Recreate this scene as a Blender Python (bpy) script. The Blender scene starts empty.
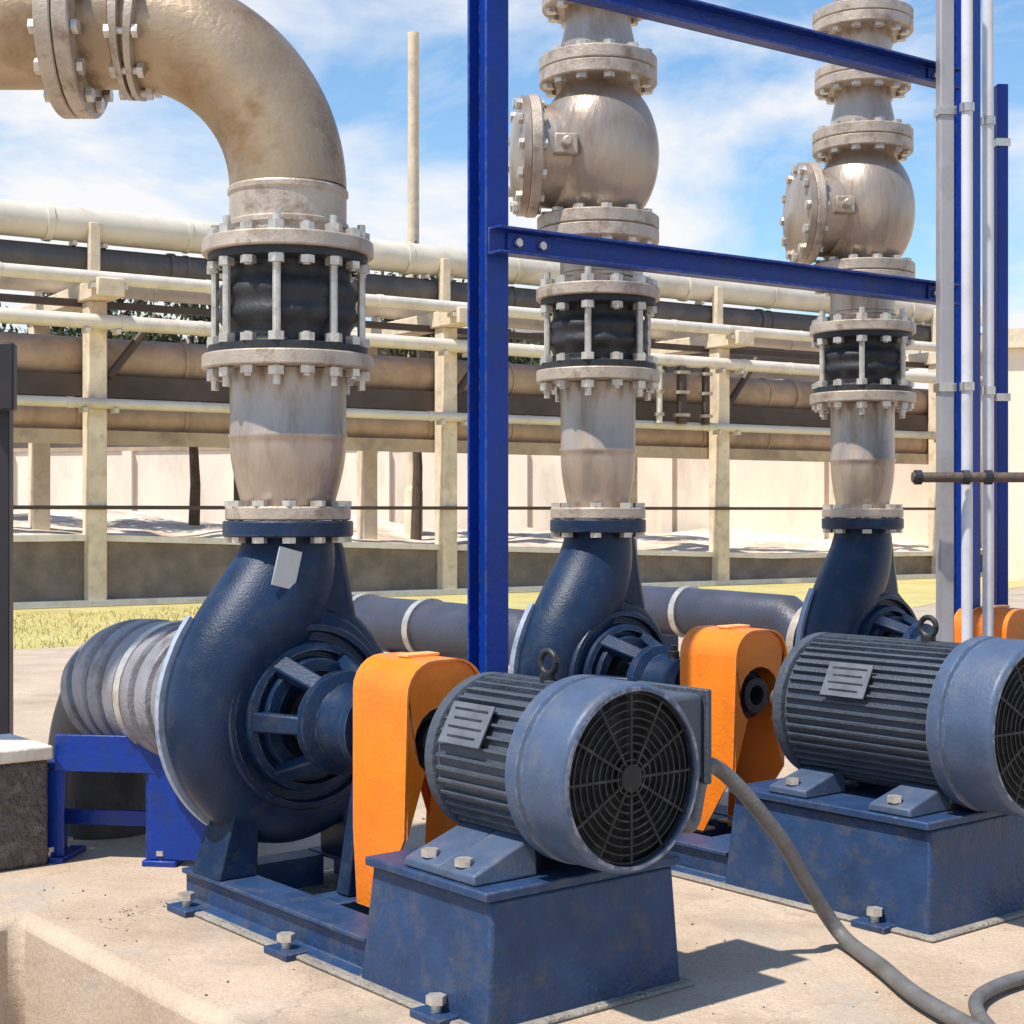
import bpy, bmesh, math, random
from mathutils import Vector, Matrix, Euler
from math import sin, cos, pi, radians as R

random.seed(7)
scn = bpy.context.scene
COL = scn.collection

# ------------------------------------------------------------------ materials
def mat(name, col, rough=0.5, metal=0.0, var=0.12, scale=6.0, bump=0.02, bscale=60.0,
        dirt=None, dirt_amt=0.0, dirt_scale=3.0, spec=0.5, coat=0.0, rvar=0.12, stretch=(1, 1, 1), wear=None, wear_amt=.8):
    m = bpy.data.materials.new(name); m.use_nodes = True
    nt = m.node_tree; N = nt.nodes; L = nt.links
    b = N['Principled BSDF']
    tc = N.new('ShaderNodeTexCoord'); mp = N.new('ShaderNodeMapping')
    mp.inputs['Scale'].default_value = stretch
    oi = N.new('ShaderNodeObjectInfo'); ml = N.new('ShaderNodeVectorMath'); ml.operation = 'MULTIPLY_ADD'
    ml.inputs[0].default_value = (0, 0, 0); ml.inputs[1].default_value = (37, 23, 51)
    L.new(oi.outputs['Random'], ml.inputs[0]); L.new(tc.outputs['Object'], ml.inputs[2])
    L.new(ml.outputs[0], mp.inputs['Vector'])
    n1 = N.new('ShaderNodeTexNoise'); n1.inputs['Scale'].default_value = scale
    n1.inputs['Detail'].default_value = 8; n1.inputs['Roughness'].default_value = 0.6
    L.new(mp.outputs[0], n1.inputs['Vector'])
    r1 = N.new('ShaderNodeValToRGB')
    r1.color_ramp.elements[0].position = 0.3; r1.color_ramp.elements[1].position = 0.72
    lo = [c * (1 - var) for c in col]; hi = [min(1, c * (1 + var)) for c in col]
    r1.color_ramp.elements[0].color = (*lo, 1); r1.color_ramp.elements[1].color = (*hi, 1)
    L.new(n1.outputs['Fac'], r1.inputs['Fac'])
    out = r1.outputs['Color']
    if dirt:
        n2 = N.new('ShaderNodeTexNoise'); n2.inputs['Scale'].default_value = dirt_scale
        n2.inputs['Detail'].default_value = 10; n2.inputs['Roughness'].default_value = 0.68
        mp2 = N.new('ShaderNodeMapping'); mp2.inputs['Location'].default_value = (3.1, 7.7, 1.3)
        L.new(mp.outputs[0], mp2.inputs['Vector'])
        L.new(mp2.outputs[0], n2.inputs['Vector'])
        r2 = N.new('ShaderNodeValToRGB')
        r2.color_ramp.elements[0].position = 0.5; r2.color_ramp.elements[1].position = 0.68
        r2.color_ramp.elements[0].color = (0, 0, 0, 1)
        r2.color_ramp.elements[1].color = (dirt_amt,) * 3 + (1,)
        L.new(n2.outputs['Fac'], r2.inputs['Fac'])
        mx = N.new('ShaderNodeMix'); mx.data_type = 'RGBA'
        L.new(r2.outputs['Color'], mx.inputs['Factor'])
        L.new(out, mx.inputs['A']); mx.inputs['B'].default_value = (*dirt, 1)
        out = mx.outputs['Result']
    if wear:
        bv = N.new('ShaderNodeBevel'); bv.samples = 4; bv.inputs['Radius'].default_value = .007
        ge = N.new('ShaderNodeNewGeometry'); dt = N.new('ShaderNodeVectorMath'); dt.operation = 'DOT_PRODUCT'
        L.new(bv.outputs[0], dt.inputs[0]); L.new(ge.outputs['Normal'], dt.inputs[1])
        e1 = N.new('ShaderNodeMapRange'); e1.inputs['From Min'].default_value = .985; e1.inputs['From Max'].default_value = .86
        L.new(dt.outputs['Value'], e1.inputs['Value'])
        nw = N.new('ShaderNodeTexNoise'); nw.inputs['Scale'].default_value = 38; nw.inputs['Detail'].default_value = 6
        L.new(ml.outputs[0], nw.inputs['Vector'])
        e2 = N.new('ShaderNodeMapRange'); e2.inputs['From Min'].default_value = .42; e2.inputs['From Max'].default_value = .62
        e2.inputs['To Max'].default_value = wear_amt
        L.new(nw.outputs['Fac'], e2.inputs['Value'])
        em = N.new('ShaderNodeMath'); em.operation = 'MULTIPLY'; L.new(e1.outputs[0], em.inputs[0]); L.new(e2.outputs[0], em.inputs[1])
        mw = N.new('ShaderNodeMix'); mw.data_type = 'RGBA'; L.new(em.outputs[0], mw.inputs['Factor'])
        L.new(out, mw.inputs['A']); mw.inputs['B'].default_value = (*wear, 1); out = mw.outputs['Result']
    L.new(out, b.inputs['Base Color'])
    mr = N.new('ShaderNodeMapRange')
    mr.inputs['To Min'].default_value = max(0.02, rough - rvar); mr.inputs['To Max'].default_value = min(1, rough + rvar)
    L.new(n1.outputs['Fac'], mr.inputs['Value']); L.new(mr.outputs[0], b.inputs['Roughness'])
    b.inputs['Metallic'].default_value = metal
    b.inputs['Specular IOR Level'].default_value = spec
    b.inputs['Coat Weight'].default_value = coat
    b.inputs['Coat Roughness'].default_value = 0.25
    if bump:
        n3 = N.new('ShaderNodeTexNoise'); n3.inputs['Scale'].default_value = bscale
        n3.inputs['Detail'].default_value = 6
        L.new(mp.outputs[0], n3.inputs['Vector'])
        bp = N.new('ShaderNodeBump'); bp.inputs['Strength'].default_value = 1.0
        bp.inputs['Distance'].default_value = bump * 0.1
        L.new(n3.outputs['Fac'], bp.inputs['Height']); L.new(bp.outputs[0], b.inputs['Normal'])
    return m

M = {}
M['pipe'] = mat('galvanised pipe', (.44, .36, .295), .33, .5, .18, 5, .02, 60, (.25, .165, .10), .75, 9, stretch=(1, 1, .3))
M['pipe_rust'] = mat('weathered elbow', (.39, .285, .185), .34, .5, .25, 3.5, .02, 60, (.25, .135, .055), .85, 4.5)
M['flange'] = mat('flange steel', (.5, .42, .345), .45, .35, .2, 9, .02, 120, (.2, .13, .09), .75, 14)
M['bolt'] = mat('zinc bolts', (.62, .58, .52), .38, .6, .2, 25, .0, 60, (.25, .16, .1), .5, 30)
M['rubber'] = mat('black rubber', (.018, .02, .024), .55, 0, .3, 12, .02, 90, (.08, .075, .07), .4, 9)
M['pump'] = mat('navy pump enamel', (.005, .021, .062), .42, 0, .3, 8, .014, 160, (.045, .055, .06), .45, 18, coat=.06, spec=.32, wear=(.16, .15, .14), wear_amt=.7)
M['pump_rim_lit'] = mat('sunlit pale blue rim', (.34, .39, .48), .45, .1, .2, 14, .02, 60, (.1, .13, .2), .6, 18)  # pale tone paints sunlight onto the edge of the navy casing
M['dark_iron'] = mat('dark oily iron', (.02, .022, .028), .5, .3, .3, 14, .03, 70, (.11, .1, .09), .5, 18)
M['steel'] = mat('bare shaft steel', (.55, .53, .5), .25, .9, .15, 20, .0, 60, (.25, .16, .1), .4, 20)
M['motor'] = mat('slate motor paint', (.058, .072, .098), .45, .0, .22, 9, .04, 80, (.10, .095, .085), .45, 20, spec=.4)
M['motor_cowl'] = mat('blue grey cowl', (.062, .094, .165), .44, .0, .2, 8, .012, 120, (.15, .15, .15), .4, 14, spec=.45, wear=(.32, .33, .36))
M['grille'] = mat('dark grille', (.009, .010, .013), .55, .2, .2, 30, .01, 60, (.1, .1, .1), .4, 25)
M['base'] = mat('blue base enamel', (.018, .048, .125), .45, 0, .25, 9, .03, 90, (.10, .095, .085), .45, 16, spec=.35, wear=(.26, .25, .25))
M['orange'] = mat('orange guard paint', (.88, .215, .008), .42, 0, .10, 5, .02, 80, (.5, .12, .012), .3, 10, coat=.1, wear=(.8, .5, .3), wear_amt=.6)
M['orange_edge'] = mat('scuffed orange', (.85, .4, .14), .5, 0, .15, 20, .0, 80)
M['frame_blue'] = mat('bright blue frame', (.002, .034, .27), .4, 0, .2, 3, .02, 60, (.02, .04, .11), .5, 11, spec=.35, wear=(.2, .22, .3), wear_amt=.6)
M['white_paint'] = mat('white conduit', (.62, .62, .66), .4, 0, .08, 5, .0, 60, (.35, .34, .34), .4, 5)
M['grey_paint'] = mat('grey channel', (.36, .35, .37), .45, .2, .12, 5, .0, 60, (.2, .18, .17), .4, 6)
M['cable'] = mat('grey brown conduit', (.15, .145, .145), .5, 0, .25, 10, .03, 120, (.08, .07, .06), .6, 9)
M['hose'] = mat('grey ribbed hose', (.26, .25, .275), .5, .1, .2, 8, .03, 80, (.11, .085, .06), .8, 9)
M['suction'] = mat('grey suction pipe', (.055, .06, .09), .42, .1, .2, 6, .02, 80, (.07, .055, .05), .6, 8)
M['dim_plate'] = mat('dull motor plate', (.17, .18, .2), .4, .4, .2, 20, .0)
M['plate'] = mat('name plate', (.5, .5, .52), .35, .6, .1, 30, .0)
M['cream'] = mat('cream concrete', (.74, .61, .45), .8, 0, .16, 3, .05, 40, (.36, .28, .19), .5, 4)
M['cream_pipe'] = mat('cream rack pipe', (.66, .60, .50), .5, .1, .12, 2, .0, 40, (.36, .28, .2), .6, 1.4, stretch=(.3, 1, 1))
M['white_pipe'] = mat('white rack pipe', (.72, .65, .57), .5, .1, .1, 2, .0, 40, (.42, .36, .32), .6, 1.6)
M['brown_pipe'] = mat('brown lagged pipe', (.44, .305, .215), .6, .05, .25, 2, .02, 30, (.24, .16, .12), .7, 1.3)
M['blue_pipe'] = mat('slate rack pipe', (.085, .078, .08), .5, .1, .2, 2, .0, 30, (.2, .15, .12), .6, 1.5)
M['dark_beam'] = mat('dark brown steel', (.075, .05, .038), .6, .1, .3, 2, .0, 30, (.11, .08, .06), .5, 2)
M['tan_beam'] = mat('tan beam', (.42, .32, .22), .65, 0, .2, 2, .0, 30, (.18, .13, .1), .6, 2)
M['shed_wall'] = mat('pale plaster', (.84, .72, .59), .85, 0, .12, .8, .03, 20, (.55, .45, .37), .6, .9, stretch=(1, 1, .35))
M['shed_clad'] = mat('brown cladding', (.15, .115, .09), .7, .1, .25, 1.2, .0, 20, (.09, .07, .06), .7, .7)
M['shed_roof'] = mat('grey sheet roof', (.4, .37, .34), .6, .2, .15, 1, .0, 20, (.25, .2, .17), .6, .8)
M['wall_stone'] = mat('rough brown wall', (.22, .175, .14), .9, 0, .35, 2.2, .3, 14, (.14, .12, .115), .8, 1.6)
M['cap'] = mat('pale wall cap', (.82, .74, .62), .85, 0, .12, 3, .05, 30, (.5, .4, .3), .5, 3)
M['block'] = mat('pebbled block', (.17, .145, .13), .9, 0, .35, 22, .6, 55, (.3, .27, .25), .8, 26)
M['grout'] = mat('grey grout', (.30, .27, .235), .9, 0, .25, 9, .2, 60, (.16, .13, .1), .6, 7)
M['rail'] = mat('rusty rail', (.11, .08, .065), .6, .2, .3, 14, .04, 60, (.2, .12, .07), .7, 20)
M['dark_elbow'] = mat('dark rubber elbow', (.06, .055, .055), .55, 0, .3, 6, .03, 60, (.16, .13, .10), .7, 6)
M['black'] = mat('black paint', (.022, .02, .026), .5, 0, .2, 6, .0, 40)
M['bark'] = mat('bark', (.1, .075, .05), .9, 0, .3, 9, .3, 40)
M['leaf'] = mat('olive leaves', (.085, .095, .03), .7, 0, .4, 3, .0)
M['leaf2'] = mat('dark leaves', (.05, .07, .028), .7, 0, .4, 3, .0)
M['grass'] = mat('dry grass blades', (.50, .42, .14), .8, 0, .35, 1.5, .0)

def ground_mat(name, cols, scale, bump, bscale, crack=False, rough=.88, stain=None):
    m = bpy.data.materials.new(name); m.use_nodes = True
    nt = m.node_tree; N = nt.nodes; L = nt.links; b = N['Principled BSDF']
    tc = N.new('ShaderNodeTexCoord')
    n1 = N.new('ShaderNodeTexNoise'); n1.inputs['Scale'].default_value = scale
    n1.inputs['Detail'].default_value = 12; n1.inputs['Roughness'].default_value = .62
    L.new(tc.outputs['Object'], n1.inputs['Vector'])
    r = N.new('ShaderNodeValToRGB')
    r.color_ramp.elements[0].position = .28; r.color_ramp.elements[0].color = (*cols[0], 1)
    r.color_ramp.elements[1].position = .75; r.color_ramp.elements[1].color = (*cols[-1], 1)
    for i, c in enumerate(cols[1:-1]):
        e = r.color_ramp.elements.new(.28 + .47 * (i + 1) / (len(cols) - 1)); e.color = (*c, 1)
    L.new(n1.outputs['Fac'], r.inputs['Fac'])
    out = r.outputs['Color']
    n4 = N.new('ShaderNodeTexNoise'); n4.inputs['Scale'].default_value = 170
    n4.inputs['Detail'].default_value = 3
    L.new(tc.outputs['Object'], n4.inputs['Vector'])
    mr = N.new('ShaderNodeMapRange'); mr.inputs['From Min'].default_value = .25; mr.inputs['From Max'].default_value = .75
    mr.inputs['To Min'].default_value = .74; mr.inputs['To Max'].default_value = 1.18
    L.new(n4.outputs['Fac'], mr.inputs['Value'])
    mx = N.new('ShaderNodeMix'); mx.data_type = 'RGBA'; mx.blend_type = 'MULTIPLY'
    mx.inputs['Factor'].default_value = 1
    L.new(out, mx.inputs['A']); L.new(mr.outputs[0], mx.inputs['B'])
    out = mx.outputs['Result']
    if stain:
        n5 = N.new('ShaderNodeTexNoise'); n5.inputs['Scale'].default_value = 2.1
        n5.inputs['Detail'].default_value = 9; n5.inputs['Roughness'].default_value = .7
        L.new(tc.outputs['Object'], n5.inputs['Vector'])
        r5 = N.new('ShaderNodeValToRGB')
        r5.color_ramp.elements[0].position = .54; r5.color_ramp.elements[0].color = (0, 0, 0, 1)
        r5.color_ramp.elements[1].position = .68; r5.color_ramp.elements[1].color = (.6, .6, .6, 1)
        L.new(n5.outputs['Fac'], r5.inputs['Fac'])
        m5 = N.new('ShaderNodeMix'); m5.data_type = 'RGBA'
        L.new(r5.outputs['Color'], m5.inputs['Factor']); L.new(out, m5.inputs['A'])
        m5.inputs['B'].default_value = (*stain, 1); out = m5.outputs['Result']
    if crack:
        nd = N.new('ShaderNodeTexNoise'); nd.inputs['Scale'].default_value = 3.5; nd.inputs['Detail'].default_value = 8
        L.new(tc.outputs['Object'], nd.inputs['Vector'])
        va = N.new('ShaderNodeVectorMath'); va.operation = 'MULTIPLY_ADD'; va.inputs[1].default_value = (.55, .55, .55)
        L.new(nd.outputs['Color'], va.inputs[0]); L.new(tc.outputs['Object'], va.inputs[2])
        vo = N.new('ShaderNodeTexVoronoi'); vo.feature = 'DISTANCE_TO_EDGE'; vo.inputs['Scale'].default_value = 1.05
        L.new(va.outputs[0], vo.inputs['Vector'])
        mc = N.new('ShaderNodeMapRange'); mc.inputs['From Min'].default_value = .001; mc.inputs['From Max'].default_value = .0036
        mc.inputs['To Min'].default_value = .42; mc.inputs['To Max'].default_value = 0
        L.new(vo.outputs['Distance'], mc.inputs['Value'])
        m6 = N.new('ShaderNodeMix'); m6.data_type = 'RGBA'; L.new(mc.outputs[0], m6.inputs['Factor'])
        L.new(out, m6.inputs['A']); m6.inputs['B'].default_value = (.16, .125, .095, 1); out = m6.outputs['Result']
        n7 = N.new('ShaderNodeTexNoise'); n7.inputs['Scale'].default_value = 1.35; n7.inputs['Detail'].default_value = 7; n7.inputs['Roughness'].default_value = .62
        mp7 = N.new('ShaderNodeMapping'); mp7.inputs['Location'].default_value = (4.4, 1.7, 0); L.new(tc.outputs['Object'], mp7.inputs[0]); L.new(mp7.outputs[0], n7.inputs['Vector'])
        r7 = N.new('ShaderNodeMapRange'); r7.inputs['From Min'].default_value = .56; r7.inputs['From Max'].default_value = .70; r7.inputs['To Max'].default_value = .5
        L.new(n7.outputs['Fac'], r7.inputs['Value'])
        m7 = N.new('ShaderNodeMix'); m7.data_type = 'RGBA'; L.new(r7.outputs[0], m7.inputs['Factor'])
        L.new(out, m7.inputs['A']); m7.inputs['B'].default_value = (.20, .155, .115, 1); out = m7.outputs['Result']
    L.new(out, b.inputs['Base Color'])
    b.inputs['Roughness'].default_value = rough
    n3 = N.new('ShaderNodeTexNoise'); n3.inputs['Scale'].default_value = bscale
    n3.inputs['Detail'].default_value = 10; n3.inputs['Roughness'].default_value = .65
    L.new(tc.outputs['Object'], n3.inputs['Vector'])
    bp = N.new('ShaderNodeBump'); bp.inputs['Distance'].default_value = bump
    L.new(n3.outputs['Fac'], bp.inputs['Height']); L.new(bp.outputs[0], b.inputs['Normal'])
    return m

M['slab'] = ground_mat('trowelled concrete', [(.40, .295, .205), (.50, .385, .285), (.58, .46, .35)], 2.4, .006, 26, crack=True, stain=(.37, .335, .30))
M['soil'] = ground_mat('sandy yard', [(.34, .27, .21), (.45, .37, .29), (.52, .44, .35)], 1.2, .02, 18, stain=(.36, .29, .22))
M['verge'] = ground_mat('dry verge', [(.46, .37, .14), (.55, .47, .18), (.62, .55, .28)], 1.1, .03, 22)
M['bank'] = ground_mat('earth bank', [(.42, .29, .16), (.62, .48, .36), (.80, .70, .6), (.84, .76, .67)], .9, .05, 8)

# ------------------------------------------------------------------ mesh builder
AX = Matrix.Rotation(pi / 2, 4, 'Y')            # turns a z-lathe into one along +x

class MB:
    def __init__(s): s.v = []; s.f = []
    def add(s, vs, fs):
        o = len(s.v); s.v += [tuple(v) for v in vs]; s.f += [tuple(i + o for i in f) for f in fs]; return s
    def box(s, c, d, rot=None):
        c = Vector(c); vs = []
        for x in (-.5, .5):
            for y in (-.5, .5):
                for z in (-.5, .5):
                    p = Vector((x * d[0], y * d[1], z * d[2]))
                    if rot is not None: p = rot @ p
                    vs.append(c + p)
        return s.add(vs, [(0, 1, 3, 2), (4, 6, 7, 5), (0, 4, 5, 1), (2, 3, 7, 6), (0, 2, 6, 4), (1, 5, 7, 3)])
    def hexa(s, lo, hi):                          # lo, hi: four points each, same winding
        return s.add(list(lo) + list(hi), [(3, 2, 1, 0), (4, 5, 6, 7), (0, 1, 5, 4), (1, 2, 6, 5), (2, 3, 7, 6), (3, 0, 4, 7)])
    def lathe(s, prof, seg=48, mtx=None, closed=False):
        vs = []; fs = []; n = len(prof)
        for i in range(seg):
            a = 2 * pi * i / seg
            for r, h in prof:
                p = Vector((r * cos(a), r * sin(a), h))
                vs.append(mtx @ p if mtx is not None else p)
        for i in range(seg):
            j = (i + 1) % seg
            for k in range(n if closed else n - 1):
                l = (k + 1) % n
                fs.append((i * n + k, j * n + k, j * n + l, i * n + l))
        if not closed:
            for k, rev in ((0, True), (n - 1, False)):
                if prof[k][0] > 1e-6:
                    idx = [i * n + k for i in range(seg)]
                    fs.append(tuple(reversed(idx)) if rev else tuple(idx))
        return s.add(vs, fs)
    def tube(s, pts, rad, seg=16, caps=True, squash=None):
        pts = [Vector(p) for p in pts]; n = len(pts)
        if not isinstance(rad, (list, tuple)): rad = [rad] * n
        t0 = (pts[1] - pts[0]).normalized()
        nrm = t0.orthogonal().normalized()
        if squash is not None:
            nrm = Vector(squash[0]); nrm = (nrm - nrm.dot(t0) * t0).normalized()
        vs = []; fs = []
        for i in range(n):
            t = (pts[min(i + 1, n - 1)] - pts[max(i - 1, 0)]).normalized()
            nrm = (nrm - nrm.dot(t) * t).normalized(); bi = t.cross(nrm)
            for k in range(seg):
                a = 2 * pi * k / seg
                q = squash[1] if squash is not None else 1.0
                vs.append(pts[i] + rad[i] * (cos(a) * nrm * q + sin(a) * bi))
        for i in range(n - 1):
            for k in range(seg):
                l = (k + 1) % seg
                fs.append((i * seg + k, i * seg + l, (i + 1) * seg + l, (i + 1) * seg + k))
        if caps:
            fs.append(tuple(reversed(range(seg)))); fs.append(tuple(range((n - 1) * seg, n * seg)))
        return s.add(vs, fs)
    def prism(s, poly, depth, mtx=None):          # poly in xy, extruded along +z
        n = len(poly); vs = [Vector((p[0], p[1], z)) for z in (0, depth) for p in poly]
        if mtx is not None: vs = [mtx @ v for v in vs]
        fs = [tuple(reversed(range(n))), tuple(range(n, 2 * n))]
        fs += [(i, (i + 1) % n, n + (i + 1) % n, n + i) for i in range(n)]
        return s.add(vs, fs)
    def build(s, name, m, parent=None, bevel=0, angle=35, kind=None):
        me = bpy.data.meshes.new(name); me.from_pydata(s.v, [], s.f); me.update()
        bm = bmesh.new(); bm.from_mesh(me)
        bmesh.ops.recalc_face_normals(bm, faces=bm.faces); bm.to_mesh(me); bm.free()
        for p in me.polygons: p.use_smooth = True
        me.set_sharp_from_angle(angle=R(angle))
        me.materials.append(m)
        o = bpy.data.objects.new(name, me); COL.objects.link(o)
        if parent is not None: o.parent = parent
        if bevel:
            b = o.modifiers.new('bevel', 'BEVEL'); b.width = bevel; b.segments = 2
            b.limit_method = 'ANGLE'; b.angle_limit = R(40)
        if kind: o['kind'] = kind
        return o

def tag(o, label, cat, group=None):
    o['label'] = label; o['category'] = cat
    if group: o['group'] = group
    return o

def thing(name, label, cat, loc=(0, 0, 0), rz=0, group=None):
    o = bpy.data.objects.new(name, None); COL.objects.link(o)
    o.empty_display_size = .1
    o.location = loc; o.rotation_euler = (0, 0, rz)
    return tag(o, label, cat, group)

def children(o): return [c for c in bpy.data.objects if c.parent == o]
def copy_tree(o, parent=None):
    c = o.copy(); COL.objects.link(c)
    if parent is not None: c.parent = parent
    for ch in children(o): copy_tree(ch, c)
    return c
def copy_thing(o, loc, label):
    kids = children(o)
    c = o.copy(); COL.objects.link(c); c.location = loc; c['label'] = label
    for ch in kids: copy_tree(ch, c)
    return c

def T(x, y, z): return Matrix.Translation((x, y, z))
def arc(c, r, a0, a1, n):
    return [(c[0] + r * cos(a0 + (a1 - a0) * i / n), c[1] + r * sin(a0 + (a1 - a0) * i / n)) for i in range(n + 1)]
def disc(r0, r1, h0, h1):                        # ring section (closed)
    return [(r0, h0), (r1, h0), (r1, h1), (r0, h1)]

# bolt meshes: made once, copied by object
_bolts = {}
def bolt_obj(rad, z0, z1, parent, ang, circle, axis='z', m='bolt', name='bolt'):
    key = (rad, round(z0, 4), round(z1, 4), m, name)
    if key not in _bolts:
        b = MB(); nh = rad * 1.5
        b.lathe([(rad, z0 - rad), (rad, z1 + rad * 1.2)], 10)
        for zz in (z0 - nh, z1): b.lathe([(rad * 1.9, zz), (rad * 1.9, zz + nh)], 6)
        o = b.build(name, M[m], parent); _bolts[key] = o.data
    else:
        o = bpy.data.objects.new(name, _bolts[key]); COL.objects.link(o); o.parent = parent
    if axis == 'z':
        o.location = (circle * cos(ang), circle * sin(ang), 0); o.rotation_euler = (0, 0, ang)
    else:                                         # ring lies in the yz plane of the parent
        o.matrix_local = Matrix.Rotation(ang, 4, 'X') @ T(0, 0, circle) @ AX
    return o

def flange(parent, r_in, r_out, z0, z1, nb, br=.011, m='flange', bolts=True, ext=0.0, ph=0.0):
    b = MB(); e = .004
    b.lathe([(r_in, z0), (r_out - e, z0), (r_out, z0 + e), (r_out, z1 - e), (r_out - e, z1), (r_in, z1)], 56, closed=True)
    f = b.build('flange', M[m], parent)
    if bolts:
        circ = (r_in + r_out) / 2 + .012
        for k in range(nb): bolt_obj(br, z0 - ext, z1, f, 2 * pi * (k + ph) / nb, circ)
    return f

# ------------------------------------------------------------------ world frame
ZP = 0.35                                        # top of the pump plinth
U = Vector((.6293, -.7772)); V = Vector((.7772, .6293))
RZ = math.atan2(U.y, U.x)
K = Vector((-1.343, 4.231))                      # inner corner of the plinth
def uv(a, b, z=0.0):
    p = K + U * a + V * b; return (p.x, p.y, z)
P1 = (-.639, 4.426, ZP); P2 = (.299, 5.391, ZP); P3 = (1.452, 6.42, ZP)
AXH = .53                                        # shaft height above the plinth
def loc(P, s, w, z):
    return (P[0] + U.x * s + V.x * w, P[1] + U.y * s + V.y * w, ZP + z)

# ------------------------------------------------------------------ setting
def sheet(name, pts, m):
    b = MB(); b.add(pts, [tuple(range(len(pts)))]); o = b.build(name, m, kind='structure'); return o
sheet('ground', [(-900, -300, 0), (900, -300, 0), (900, 1500, 0), (-900, 1500, 0)], M['soil'])

b = MB()
poly = [uv(0, 0), uv(3.3, 0), uv(3.3, 9), uv(-8, 12), uv(-8, -5), uv(0, -5)]
b.prism([(p[0], p[1]) for p in poly], ZP)
o = b.build('concrete_plinth', M['slab'], bevel=.035)
tag(o, 'broad tan concrete plinth that all the pumps are bolted down on', 'plinth')

# rack line
RD = Vector((.84, .5426)); RN = Vector((-.5426, .84)); R0 = Vector((-6.46, 24.0))
def rk(t, d=0.0, z=0.0):
    p = R0 + RD * t + RN * d; return (p.x, p.y, z)
sheet('grass_verge', [uv(-8.02, -9, .004), uv(-8.02, 12, .004), rk(24, -.2, .004), rk(-10, -.2, .004)], M['verge'])
from mathutils import noise as mn
b = MB()
nx = 260; ny = 40
for i in range(nx + 1):
    for j in range(ny + 1):
        t = -12 + 50 * i / nx; d = .45 + 7.0 * j / ny; f = j / ny
        h = mn.fractal(Vector((t * .8, d * .8, 3.3)), .9, 2.1, 6) * .07 + mn.noise(Vector((t * .35, d * .35, 9))) * .16
        z = max(.42, min(1.0, 1.0 - .5 * t / 14)) - .06 + .60 * f + h * min(1, f * 4)
        b.v.append(rk(t, d, z))
for i in range(nx):
    for j in range(ny):
        a = i * (ny + 1) + j; b.f.append((a, a + ny + 1, a + ny + 2, a + 1))
b.build('embankment', M['bank'], kind='structure')

# ------------------------------------------------------------------ yard wall
t = thing('boundary_wall', 'long rough brown low wall with pale coping beyond the grass', 'wall')
b = MB()
hs = [(-14, 1.0), (0, 1.0), (14, .5), (38, .42)]
for (ta, ha), (tb, hb) in zip(hs, hs[1:]):
    lo = [rk(ta, .05), rk(tb, .05), rk(tb, .42), rk(ta, .42)]
    hi = [rk(ta, .05, ha), rk(tb, .05, hb), rk(tb, .42, hb), rk(ta, .42, ha)]
    b.hexa(lo, hi)
b.build('masonry', M['wall_stone'], t)
b = MB()
for (ta, ha), (tb, hb) in zip(hs, hs[1:]):
    lo = [rk(ta, -.02, ha + .002), rk(tb, -.02, hb + .002), rk(tb, .5, hb + .002), rk(ta, .5, ha + .002)]
    hi = [rk(ta, -.02, ha + .10), rk(tb, -.02, hb + .10), rk(tb, .5, hb + .10), rk(ta, .5, ha + .10)]
    b.hexa(lo, hi)
b.build('coping', M['cap'], t)
b = MB(); b.hexa([rk(-14, -.2, .0), rk(38, -.2, .0), rk(38, .048, .0), rk(-14, .048, .0)],
                 [rk(-14, -.2, .09), rk(38, -.2, .09), rk(38, .048, .09), rk(-14, .048, .09)])
b.build('kerb', M['cap'], t)

# ------------------------------------------------------------------ pipe rack
t = thing('pipe_rack', 'cream concrete pipe rack with four tall columns behind the pumps', 'pipe rack')
RR = Matrix.Rotation(math.atan2(RD.y, RD.x), 4, 'Z').to_3x3()
for k in range(-1, 4):
    tt = 6.3 * k
    b = MB(); b.box(rk(tt, 0, 2.35), (.30, .30, 4.7), RR); b.build('column', M['cream'], t, bevel=.02)
    b = MB(); b.box(rk(tt, 3.0, 2.35), (.30, .30, 4.7), RR); b.build('column', M['cream'], t, bevel=.02)
    b = MB(); b.box(rk(tt, 1.35, 4.84), (.42, 4.3, .28), RR); b.build('crossbeam', M['cream'], t, bevel=.02)
    b = MB(); b.box(rk(tt, 1.5, 3.28), (.24, 2.68, .28), RR); b.build('crossbeam', M['tan_beam'], t, bevel=.02)
    b = MB(); b.box(rk(tt, 0.05, 5.5), (.16, .16, .86), RR); b.build('stub_post', M['cream'], t, bevel=.01)
    b = MB(); b.tube([rk(tt + .22, .02, 3.55), rk(tt + 1.0, .02, 4.55)], .07, 8); b.build('brace', M['dark_beam'], t)
for (d, z, w, h, mm) in ((.26, 3.42, .16, .34, 'dark_beam'), (.26, 4.70, .12, .11, 'dark_beam'), (2.72, 4.72, .14, .14, 'dark_beam'),
                         (.27, 2.62, .16, .22, 'tan_beam'), (-.17, 1.52, .05, .06, 'dark_beam')):
    b = MB(); b.hexa([rk(-8, d - w / 2, z - h / 2), rk(19.6, d - w / 2, z - h / 2), rk(19.6, d + w / 2, z - h / 2), rk(-8, d + w / 2, z - h / 2)],
                     [rk(-8, d - w / 2, z + h / 2), rk(19.6, d - w / 2, z + h / 2), rk(19.6, d + w / 2, z + h / 2), rk(-8, d + w / 2, z + h / 2)])
    b.build('longitudinal_beam', M[mm], t)

for z0, z1 in ((3.12, 3.18),):
    b = MB(); b.hexa([rk(-8, .36, z0), rk(19.6, .36, z0), rk(19.6, 1.5, z0), rk(-8, 1.5, z0)], [rk(-8, .36, z1), rk(19.6, .36, z1), rk(19.6, 1.5, z1), rk(-8, 1.5, z1)])
    b.build('deck', M['dark_beam'], t)

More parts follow.
